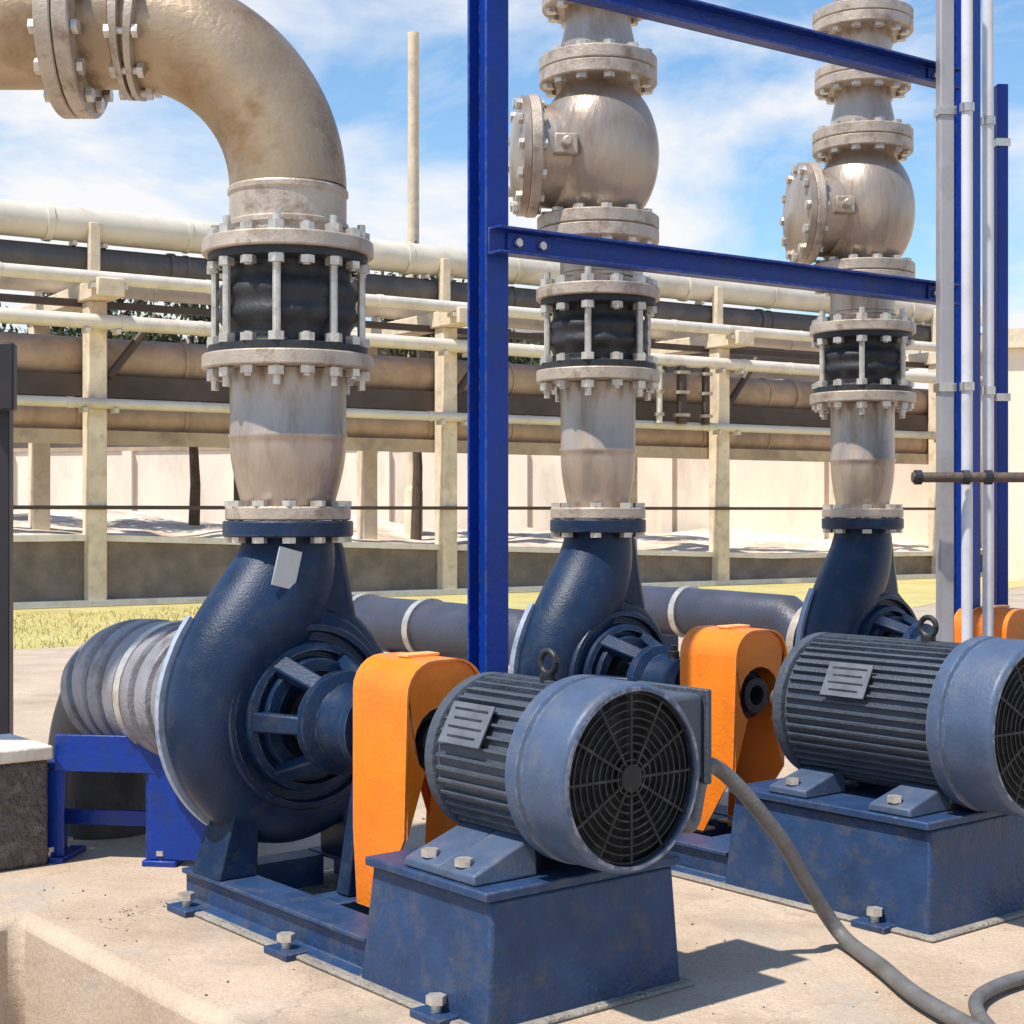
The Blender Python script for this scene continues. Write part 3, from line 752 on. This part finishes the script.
def make_joint(P, label, z0, z1, rp, fr, nrod):
    t = fit('expansion_joint', label, 'expansion joint', P, 'black expansion joints')
    ft = .042; a = z0 + ft; c = z1 - ft
    flange(t, rp * .9, fr, z0, a, nrod, .011, 'flange', False)
    flange(t, rp * .9, fr, c, z1, nrod, .011, 'flange', False)
    h = c - a
    b = MB(); prof = [(fr * .93, a), (fr * .93, a + .022), (fr * .74, a + .03)]
    for i in range(25):
        s = i / 24; prof.append((fr * (.70 + .11 * sin(s * pi) + .022 * cos(s * 6 * pi)), a + .034 + (h - .068) * s))
    prof += [(fr * .74, c - .03), (fr * .93, c - .022), (fr * .93, c)]
    b.lathe(prof, 56); b.build('rubber_bellows', M['rubber'], t, angle=60)
    for k in range(nrod):
        ang = 2 * pi * (k + .25) / nrod
        if k % 2 == 0:                              # tie rod with its nuts
            o = MB(); rr = .0115
            o.lathe([(rr, z0 - .055), (rr, z1 + .05)], 10)
            for zz in (z0 - .028, a + .024, c - .046, z1 + .002): o.lathe([(rr * 2.1, zz), (rr * 2.1, zz + .024)], 6)
            key = ('rod', P[0] > 0, round(z0, 3))
            q = o.build('tie_rod', M['bolt'], t)
        else:
            rr = .011
            for (e0, e1, n0, n1) in ((z0 - .03, a + .05, z0 - .022, a + .024), (c - .05, z1 + .028, c - .046, z1 + .001)):
                o = MB(); o.lathe([(rr, e0), (rr, e1)], 10)
                o.lathe([(rr * 2, n0), (rr * 2, n0 + .021)], 6); o.lathe([(rr * 2, n1), (rr * 2, n1 + .022)], 6)
                q = o.build('flange_bolt', M['bolt'], t)
                q.location = (fr * .86 * cos(ang), fr * .86 * sin(ang), 0); q.rotation_euler = (0, 0, ang)
        q.location = (fr * .86 * cos(ang), fr * .86 * sin(ang), 0); q.rotation_euler = (0, 0, ang)
    return t

def make_spool(P, label, z0, z1, r, fr, nb):
    t = fit('pipe_spool', label, 'pipe', P, 'short straight pipes under the valves')
    b = MB(); b.lathe([(r, z0), (r, z0 + .03), (r * 1.03, z0 + .035), (r * 1.03, z0 + .045), (r, z0 + .05), (r, z1 - .01)], 48); b.build('pipe', M['pipe'], t)
    flange(t, r * .95, fr, z1 - .045, z1, nb, .011, 'flange', False)
    return t

def make_valve(P, label, z0, z1):
    t = fit('check_valve', label, 'valve', P, 'globe bodied check valves'); t.rotation_euler = (0, 0, R(-84))
    zc = (z0 + z1) / 2 - .01; h = (z1 - z0) / 2
    b = MB(); prof = []
    for i in range(29):
        s = -1 + 2 * i / 28
        prof.append((max(.125, .212 * (max(0, 1 - (s * .93) ** 2)) ** .42), zc + s * (h - .03)))
    b.lathe(prof, 56)
    # side neck towards the cover
    b.lathe([(.18, .06), (.175, .22)], 48, T(0, 0, zc - .01) @ Matrix.Rotation(pi / 2, 4, 'X'))
    b.build('body', M['pipe'], t, angle=45)
    flange(t, .12, .212, z0, z0 + .045, 12, .011, 'flange', True, .047)
    flange(t, .12, .205, z1 - .045, z1, 12, .011, 'flange', False)
    b = MB(); mt = T(0, 0, zc - .01) @ Matrix.Rotation(pi / 2, 4, 'X')
    b.lathe([(.14, .215), (.205, .215), (.209, .22), (.209, .248), (.205, .252), (.14, .252)], 56, mt, True)
    b.build('cover_flange', M['flange'], t)
    b = MB(); b.lathe([(.205, .254), (.205, .28), (.15, .283), (.13, .297), (.0, .31)], 56, mt); cv = b.build('cover', M['pipe'], t)
    for k in range(12):
        o = bolt_obj(.010, .216, .282, cv, 0, 0); o.matrix_local = mt @ Matrix.Rotation(2 * pi * k / 12, 4, 'Z') @ T(.182, 0, 0)
    b = MB(); b.box((.16, -.14, zc - .01), (.10, .08, .07)); b.lathe([(.018, .19), (.018, .25)], 14, T(0, -.14, zc - .01) @ AX)
    b.build('hinge_boss', M['flange'], t, bevel=.006)
    return t

def make_upper(P, label, z0):
    t = fit('tapered_pipe', label, 'pipe', P, 'tapered pipes above the valves')
    flange(t, .12, .205, z0, z0 + .045, 12, .011, 'flange', True, .047)
    b = MB(); b.lathe([(.132, z0 + .02), (.135, z0 + .06), (.128, z0 + .1), (.115, z0 + .16), (.115, z0 + .26)], 48); b.build('taper', M['pipe'], t)
    flange(t, .11, .195, z0 + .215, z0 + .258, 12, .011, 'flange', True)
    flange(t, .11, .195, z0 + .260, z0 + .302, 12, .011, 'flange', False)
    b = MB(); b.lathe([(.118, z0 + .27), (.118, z0 + 1.1)], 48); b.build('riser', M['pipe'], t)
    flange(t, .11, .205, z0 + .45, z0 + .493, 12, .011, 'flange', True)
    flange(t, .11, .205, z0 + .495, z0 + .538, 12, .011, 'flange', False)
    return t

# ================================================================== pump set 1
make_pump(P1, 'foremost navy pump under the thick elbow column, beside the bright blue stand', 1.0)
make_motor(P1, 'foremost slate grey motor with dark round fan grille facing the camera', .885, 1.434, .182, .208, .185, 40, 1, 'electric motors on pedestals')
make_guard(P1, 'foremost orange coupling guard with a tapered leg, left of the front motor')
make_coupling(P1, 'coupling inside the foremost orange guard')
make_base(P1, 'foremost blue base frame with sloping pedestal end at the bottom of the photo', -.13, 1.29, .80, .568, 'blue base frames')
make_reducer(P1, 'widest reducer bowl, on the front pump below the thick elbow', 1.077, 1.50, .13, .165, .178, 12)
make_joint(P1, 'largest black expansion joint with tie rods, under the big elbow', 1.502, 1.868, .165, .243, 16)

t = fit('elbow_pipe', 'huge weathered elbow curving from the front pump off to the left', 'pipe', P1)
t.rotation_euler = (0, 0, 0)
r = .166; zb = 2.02; Rb = .457
b = MB(); b.lathe([(r, 1.869), (r, 1.90), (r + .006, 1.905), (r + .006, 1.918), (r, 1.923), (r, zb - .018)], 56)
for zz in (zb - .012,): b.lathe([(r, zz - .012), (r + .005, zz - .006), (r + .005, zz + .006), (r, zz + .012)], 56)
b.build('collar', M['flange'], t)
pts = [(0, 0, zb)] + [(-Rb + Rb * cos(a), 0, zb + Rb * sin(a)) for a in [pi / 2 * i / 28 for i in range(1, 29)]]
b = MB(); b.tube(pts, r, 56); b.build('bend', M['pipe_rust'], t)
for (q0, q1, dr, mm) in ((82.5, 86.0, .030, 'flange'), (88.0, 91.5, .030, 'flange')):
    b = MB(); b.tube([(-Rb + Rb * cos(R(q)), 0, zb + Rb * sin(R(q))) for q in (q0, q0 + .4, (q0 + q1) / 2, q1 - .4, q1)], [r + .002, r + dr, r + dr, r + dr, r + .002], 56); b.build('clamp_band', M[mm], t)
for k in range(10):
    an = 2 * pi * k / 10; o = MB(); qd = Matrix.Rotation(an, 4, 'X')
    mm_ = T(-Rb + Rb * cos(R(87)), 0, zb + Rb * sin(R(87))) @ qd @ T(0, 0, r + .014) @ AX
    bo = bolt_obj(.011, -.030, .030, t, 0, 0); bo.matrix_local = mm_
b = MB(); mtx = T(-Rb, 0, zb + Rb) @ Matrix.Rotation(-pi / 2, 4, 'Y')
b.lathe([(r, .0), (r + .006, .004), (r + .006, .016), (r, .02), (r, .15)], 56, mtx)
b.build('weld_neck', M['pipe_rust'], t)
for (a0, a1) in ((.105, .150), (.154, .199)):
    f = MB(); f.lathe([(r * .95, a0), (.243, a0), (.247, a0 + .004), (.247, a1 - .004), (.243, a1), (r * .95, a1)], 56, mtx, True)
    fo = f.build('flange', M['flange'], t)
    if a0 < .15:
        for k in range(12):
            o = bolt_obj(.012, .103, .201, fo, 0, 0); o.matrix_local = mtx @ Matrix.Rotation(2 * pi * (k + .5) / 12, 4, 'Z') @ T(.208, 0, 0)
b = MB(); b.lathe([(r, .18), (r, 1.6)], 56, mtx); b.build('header', M['pipe_rust'], t)

# suction side of pump 1: ribbed hose bend that dives into the plinth
t = thing('ribbed_suction_hose', 'grey ribbed hose bend behind the front pump, over the blue stand', 'hose', (P1[0], P1[1], ZP), RZ)
b = MB(); pts = []; rad = []
A = AXH; xs = -.22; xe = -.90; Rq = .34
path = [Vector((xs + (xe - xs) * i / 150, 0, A)) for i in range(151)]
path += [Vector((xe - Rq * sin(a), 0, A - Rq + Rq * cos(a))) for a in [pi / 2 * i / 110 for i in range(1, 111)]]
path += [Vector((xe - Rq, 0, A - Rq - (A - Rq) * i / 40)) for i in range(1, 41)]
d = 0
for i, p in enumerate(path):
    if i: d += (p - path[i - 1]).length
    w = (d / .115) % 1.0
    rad.append(.160 + .058 * min(1, 1.9 * sin(pi * w)) )
sp_ = 151 + 40
b.tube(path[:sp_], rad[:sp_], 48); b.build('hose', M['hose'], t, angle=40)
b = MB(); b.tube(path[sp_ - 3:], [.200] * 6 + [.192] * (len(path) - sp_ - 3), 48); b.build('elbow', M['dark_elbow'], t)
b = MB(); b.lathe(disc(.13, .235, -.262, -.214), 48, T(0, 0, A) @ AX, True); b.build('flange', M['flange'], t)
for q in (-.66,):
    b = MB(); b.lathe(disc(.20, .224, q - .02, q + .02), 48, T(0, 0, A) @ AX, True); b.build('clamp_band', M['bolt'], t)

t = thing('pipe_stand', 'bright blue steel pipe stand under the ribbed hose', 'pipe stand', (-1.265, 4.92, ZP), R(-8))
for sx in (-1, 1):
    b = MB(); b.box((sx * .185, 0, .009), (.11, .19, .018)); fp = b.build('foot_plate', M['frame_blue'], t, bevel=.003)
    for yy in (-.07, .07):
        o = bolt_obj(.01, .016, .032, fp, 0, 0, 'z', 'bolt'); o.location = (sx * .185, yy, 0)
    b = MB(); b.box((sx * .185, .0, .155), (.012, .12, .272)); b.box((sx * .185 - .022 * sx, -.066, .155), (.056, .010, .272)); b.build('leg', M['frame_blue'], t, bevel=.002)
b = MB(); b.prism([(-.01, .02), (.19, .02), (.19, .12), (.13, .29), (-.01, .29)], .010, T(.16, -.072, 0) @ Matrix.Rotation(pi / 2, 4, 'X')); b.build('gusset_plate', M['frame_blue'], t, bevel=.002)
b = MB(); b.box((0, 0.0, .302), (.43, .14, .018)); b.build('saddle_plate', M['frame_blue'], t, bevel=.003)
b = MB(); b.box((0, .05, .12), (.36, .012, .05)); b.build('brace', M['frame_blue'], t, bevel=.003)
b = MB(); b.box((.02, -.078, .345), (.36, .012, .115)); b.build('front_plate', M['frame_blue'], t, bevel=.003)

# ================================================================== pump sets 2 and 3
L2 = []
L2.append((make_pump(P2, 'middle navy pump right behind the tall blue post', .9), 'farthest navy pump at the foot of the right-hand pipe column'))
L2.append((make_motor(P2, 'big slate motor at the right edge with a bare flank', .945, 1.726, .205, .235, .19, 48, 1, 'electric motors on pedestals'), 'farthest slate motor, mostly hidden behind the big motor at right'))
L2.append((make_guard(P2, 'middle orange coupling guard between the two big motors'), 'orange coupling guard at the right edge, only its top showing'))
L2.append((make_coupling(P2, 'coupling inside the middle orange guard'), 'coupling inside the orange guard at the right edge'))
L2.append((make_base(P2, 'dark blue base frame under the big motor at right', -.13, 1.583, .86, .568, 'blue base frames'), 'blue base frame farthest back, under the right-hand pump'))
L2.append((make_reducer(P2, 'smaller reducer on the middle pump, just right of the blue post', 1.077, 1.545, .105, .13, .165, 8), 'smaller reducer on the farthest pump, by the right-hand posts'))
L2.append((make_joint(P2, 'black expansion joint of the middle pipe column', 1.547, 1.875, .13, .215, 12), 'black expansion joint of the right-hand pipe column'))
L2.append((make_spool(P2, 'short grey pipe between joint and valve of the middle column', 1.876, 2.075, .132, .212, 12), 'short grey pipe between joint and valve of the right-hand column'))
L2.append((make_valve(P2, 'round bodied check valve high on the middle column', 2.077, 2.625), 'round bodied check valve high on the right-hand column'))
L2.append((make_upper(P2, 'tapered pipe at the top of the middle column', 2.627), 'tapered pipe at the top of the right-hand column'))
t = thing('suction_pipe', 'slate grey suction pipe running behind the blue post to the middle pump', 'pipe', P2, RZ, 'suction pipes of the rear pumps')
b = MB(); X = T(0, 0, AXH) @ AX
b.tube([(-.21, 0, AXH), (-.25, 0, AXH), (-.30, 0, AXH + .03), (-.40, 0, AXH + .105), (-.85, 0, AXH + .105), (-1.55, 0, AXH + .105)] + [(-1.55 - .3 * sin(a), 0, AXH + .105 - .3 + .3 * cos(a)) for a in [pi / 2 * i / 10 for i in range(1, 11)]] + [(-1.85, 0, 0)], [.105] * 4 + [.112] * 13, 36); b.build('pipe', M['suction'], t)
b = MB(); b.lathe(disc(.09, .19, -.252, -.213), 44, X, True); b.build('flange', M['flange'], t)
for q in (-1.0, -1.45):
    b = MB(); b.lathe(disc(.10, .122, q - .018, q + .018), 40, T(0, 0, AXH + .105) @ AX, True); b.build('pipe_band', M['bolt'], t)
for q in (-1.2,):
    b = MB(); b.box((q, 0, .258), (.1, .16, .516)); b.build('support', M['base'], t)
L2.append((t, 'slate grey suction pipe of the farthest pump, between the two rear pumps'))
dP = Vector(P3) - Vector(P2)
for o, lab in L2:
    copy_thing(o, tuple(Vector(o.location) + dP), lab)

# ================================================================== blue frame
FP = Vector((-.070, 4.5))
FV = V
t = thing('blue_frame', 'tall bright blue steel frame with two long horizontal bars', 'steel frame', (FP.x, FP.y, ZP), RZ)
FT = 2.33
def hpost(x, y, h):
    b = MB()
    b.box((-.041, y, h / 2), (.009, .082, h)); b.box((.041, y, h / 2), (.009, .082, h)); b.box((0, y, h / 2), (.073, .008, h))
    return b
b = hpost(0, 0, 3.2); p = b.build('post', M['frame_blue'], t, bevel=.002)
b = hpost(0, FT, 3.2); b.build('post', M['frame_blue'], t, bevel=.002)
for yy in (0, FT):
    b = MB(); b.box((0, yy, -.0 + .008), (.2, .2, .016)); bp = b.build('base_plate', M['frame_blue'], t, bevel=.002)
def bar(z0, z1, y0, y1):
    b = MB()
    d = .052; w = .05
    for (dz, hh, dx, ww) in ((0, .078, .056, .008), (-.035, .008, .085, .05), (.035, .008, .085, .05)):
        lo = [(dx - ww / 2, y0, z0 + dz - hh / 2), (dx + ww / 2, y0, z0 + dz - hh / 2), (dx + ww / 2, y1, z1 + dz - hh / 2), (dx - ww / 2, y1, z1 + dz - hh / 2)]
        hi = [(q[0], q[1], q[2] + hh) for q in lo]
        b.hexa(lo, hi)
    b.build('horizontal_bar', M['frame_blue'], t, bevel=.002)
bar(1.1 + .775, 1.1 + .81, -.043, 2.17)
bar(1.1 + 1.555, 1.1 + 1.615, -.043, 2.17)

for (yy, zz) in ((.10, 1.1 + .778), (2.09, 1.1 + .808), (.10, 1.1 + 1.558), (2.09, 1.1 + 1.612)):
    b = MB(); b.box((.064, yy, zz), (.008, .16, .056)); jp = b.build('joint_plate', M['frame_blue'], t, bevel=.002)
    for dy in (-.045, .045):
        o = bolt_obj(.007, .064, .069, jp, 0, 0, 'z', 'bolt'); o.matrix_local = T(0, yy + dy, zz) @ AX
def at(px, Y, z=ZP): return ((px - 512) / 1550 * Y, Y, z)
GR = 'upright conduits at the right-hand blue post'
def conduit(name, px, Y, r, h, m, label, square=False):
    x, y, z = at(px, Y)
    t = thing(name, label, 'conduit', (x, y, z), RZ if not square else R(4), GR)
    b = MB()
    if square: b.box((0, 0, h / 2), (2 * r, 2 * r, h)); b.build('tube', M[m], t, bevel=.004)
    else: b.lathe([(r, 0), (r, h)], 20); b.build('tube', M[m], t)
    for q in (1.55, 2.55):
        b = MB()
        if square: b.box((0, 0, q), (2 * r + .012, 2 * r + .012, .03))
        else: b.lathe(disc(r - .001, r + .006, q - .015, q + .015), 20, None, True)
        if q < h: b.build('clamp', M['steel'], t)
    b = MB(); b.box((0, 0, .006), (4 * r, 4 * r, .012)); b.build('foot', M['grey_paint'], t)
conduit('steel_conduit', 945, 5.62, .026, 3.3, 'grey_paint', 'grey square conduit, leftmost of the uprights at right', True)
conduit('steel_conduit', 967, 5.56, .020, 3.3, 'white_paint', 'white round conduit in front of the right-hand blue post')
conduit('steel_conduit', 988, 5.75, .020, 3.3, 'white_paint', 'white round conduit on the right side of the right-hand blue post')
conduit('steel_conduit', 1001, 6.1, .022, 1.1 + 1.68, 'frame_blue', 'short blue upright ending below the frame top, rightmost upright', True)
t = thing('brown_rail', 'thin rusty brown horizontal rail crossing the uprights at right', 'rail', (1.42, 5.5, 1.45 + .123))
b = MB(); b.tube([(0, 0, 0), (1.2, 0, 0)], .018, 16); b.build('tube', M['rail'], t)
for q in (.02, .19, .27, .5):
    b = MB(); b.lathe(disc(.017, .026, q - .012, q + .012), 16, AX, True); b.build('clip', M['dark_iron'], t)

# ================================================================== cables
def smooth(pts, n=10):
    P = [Vector(p) for p in pts]; P = [P[0] * 2 - P[1]] + P + [P[-1] * 2 - P[-2]]; out = []
    for i in range(1, len(P) - 2):
        a, b, c, d = P[i - 1:i + 3]
        for k in range(n):
            s = k / n
            out.append(.5 * ((2 * b) + (c - a) * s + (2 * a - 5 * b + 4 * c - d) * s * s + (3 * b - a - 3 * c + d) * s ** 3))
    out.append(P[-2]); return out
def cable(pts, r, label):
    p = smooth(pts, 14); b = MB(); b.tube(p, r, 16); o = b.build('cable', M['cable'])
    return tag(o, label, 'cable', 'grey cables on the plinth')
g = loc(P1, .885 + .549 * .62 + .06, .178 + .10, AXH - .125)
cable([g, (g[0] + .03, g[1] + .01, g[2] - .03), (.475, 3.70, .845), (.64, 3.78, .674), (.744, 3.87, .51), (.83, 3.89, .385), (.87, 3.66, .378), (.90, 3.42, .378), (.98, 3.15, .378), (1.1, 2.8, .378)],
      .0195, 'thick grey cable sagging from the front motor down onto the plinth')
cable([(2.2, 3.75, .372), (1.6, 3.78, .372), (1.3, 3.66, .372), (1.08, 3.50, .372), (1.0, 3.32, .374), (1.02, 3.0, .374), (1.15, 2.7, .374)], .016,
      'cable lying on the concrete at the bottom right, the upper one of the pair')
cable([(2.2, 3.5, .370), (1.5, 3.52, .370), (1.25, 3.44, .370), (1.12, 3.3, .370), (1.13, 3.0, .370), (1.3, 2.6, .370)], .014,
      'cable lying on the concrete in the bottom right corner, the lower one')

b = MB(); rnd = random.Random(11)
for q in range(420):
    a_ = rnd.uniform(-.4, 2.4); w_ = rnd.uniform(.05, 2.6)
    if rnd.random() < .3: a_, w_ = rnd.gauss(.2, .12), rnd.uniform(.1, 1.2)
    p = uv(a_, w_, ZP); rr = rnd.uniform(.0016, .006) * (1.6 if rnd.random() < .06 else 1)
    m_ = T(*p) @ Euler((rnd.uniform(0, 6), rnd.uniform(0, 6), rnd.uniform(0, 6))).to_matrix().to_4x4()
    vs = [m_ @ Vector((x_ * rr * rnd.uniform(.6, 1.2), y_ * rr * rnd.uniform(.6, 1.2), z_ * rr * rnd.uniform(.5, 1))) for x_, y_, z_ in ((1, 0, 0), (-1, 0, 0), (0, 1, 0), (0, -1, 0), (0, 0, 1), (0, 0, -1))]
    b.add(vs, [(0, 2, 4), (2, 1, 4), (1, 3, 4), (3, 0, 4), (2, 0, 5), (1, 2, 5), (3, 1, 5), (0, 3, 5)])
o = b.build('grit', M['block'], angle=10); o['kind'] = 'stuff'; tag(o, 'loose grit and small stones on the concrete plinth', 'grit')

# ================================================================== light, sky, camera
EL = R(63); SD = Vector((-.77, -.638)).normalized()
az = math.atan2(SD.x, SD.y)
sun = bpy.data.lights.new('sun', 'SUN'); sun.energy = 5.0; sun.angle = R(1.2); sun.color = (1, .94, .84)
so = bpy.data.objects.new('sun', sun); COL.objects.link(so)
dirv = Vector((SD.x * cos(EL), SD.y * cos(EL), sin(EL)))
so.rotation_euler = dirv.to_track_quat('Z', 'Y').to_euler(); so.location = (-8, -6, 14)

w = bpy.data.worlds.new('World'); scn.world = w; w.use_nodes = True
nt = w.node_tree; N = nt.nodes; L = nt.links
bg = N['Background']; bg.inputs['Strength'].default_value = .138
sky = N.new('ShaderNodeTexSky'); sky.sky_type = 'NISHITA'; sky.sun_disc = False
sky.sun_elevation = EL; sky.sun_rotation = az; sky.air_density = 1.15; sky.dust_density = .5; sky.ozone_density = 1.0
tc = N.new('ShaderNodeTexCoord'); mp = N.new('ShaderNodeMapping')
mp.inputs['Scale'].default_value = (1.0, 1.0, 2.2); mp.inputs['Location'].default_value = (.35, .2, .1)
L.new(tc.outputs['Generated'], mp.inputs['Vector'])
n1 = N.new('ShaderNodeTexNoise'); n1.inputs['Scale'].default_value = 4.2; n1.inputs['Detail'].default_value = 10; n1.inputs['Roughness'].default_value = .56
n1.inputs['Distortion'].default_value = .35
L.new(mp.outputs[0], n1.inputs['Vector'])
cr = N.new('ShaderNodeValToRGB'); cr.color_ramp.elements[0].position = .44; cr.color_ramp.elements[1].position = .62
cr.color_ramp.elements[0].color = (0, 0, 0, 1); cr.color_ramp.elements[1].color = (1, 1, 1, 1)
sx = N.new('ShaderNodeSeparateXYZ'); L.new(tc.outputs['Generated'], sx.inputs[0])
mr = N.new('ShaderNodeMapRange'); mr.inputs['From Min'].default_value = .10; mr.inputs['From Max'].default_value = .62
mr.inputs['To Min'].default_value = .10; mr.inputs['To Max'].default_value = -.20
L.new(sx.outputs['Z'], mr.inputs['Value'])
ad = N.new('ShaderNodeMath'); ad.operation = 'ADD'; L.new(n1.outputs['Fac'], ad.inputs[0]); L.new(mr.outputs[0], ad.inputs[1])
L.new(ad.outputs[0], cr.inputs['Fac'])
mx = N.new('ShaderNodeMix'); mx.data_type = 'RGBA'
tn = N.new('ShaderNodeMix'); tn.data_type = 'RGBA'; tn.blend_type = 'MULTIPLY'; tn.inputs['Factor'].default_value = 1
L.new(sky.outputs[0], tn.inputs['A']); tn.inputs['B'].default_value = (.80, 1.0, 1.14, 1)
L.new(cr.outputs['Color'], mx.inputs['Factor']); L.new(tn.outputs['Result'], mx.inputs['A']); mx.inputs['B'].default_value = (6.0, 6.0, 6.1, 1)
L.new(mx.outputs['Result'], bg.inputs['Color'])

cam = bpy.data.cameras.new('camera'); co = bpy.data.objects.new('camera', cam); COL.objects.link(co)
co.location = (0, 0, 1.45); co.rotation_euler = (R(90), 0, 0)
cam.sensor_width = 36; cam.lens = 1550 / 1024 * 36; cam.clip_start = .05; cam.clip_end = 4000
scn.camera = co
vs = scn.view_settings; vs.view_transform = 'Standard'; vs.look = 'None'; vs.gamma = 1; vs.exposure = 0.22
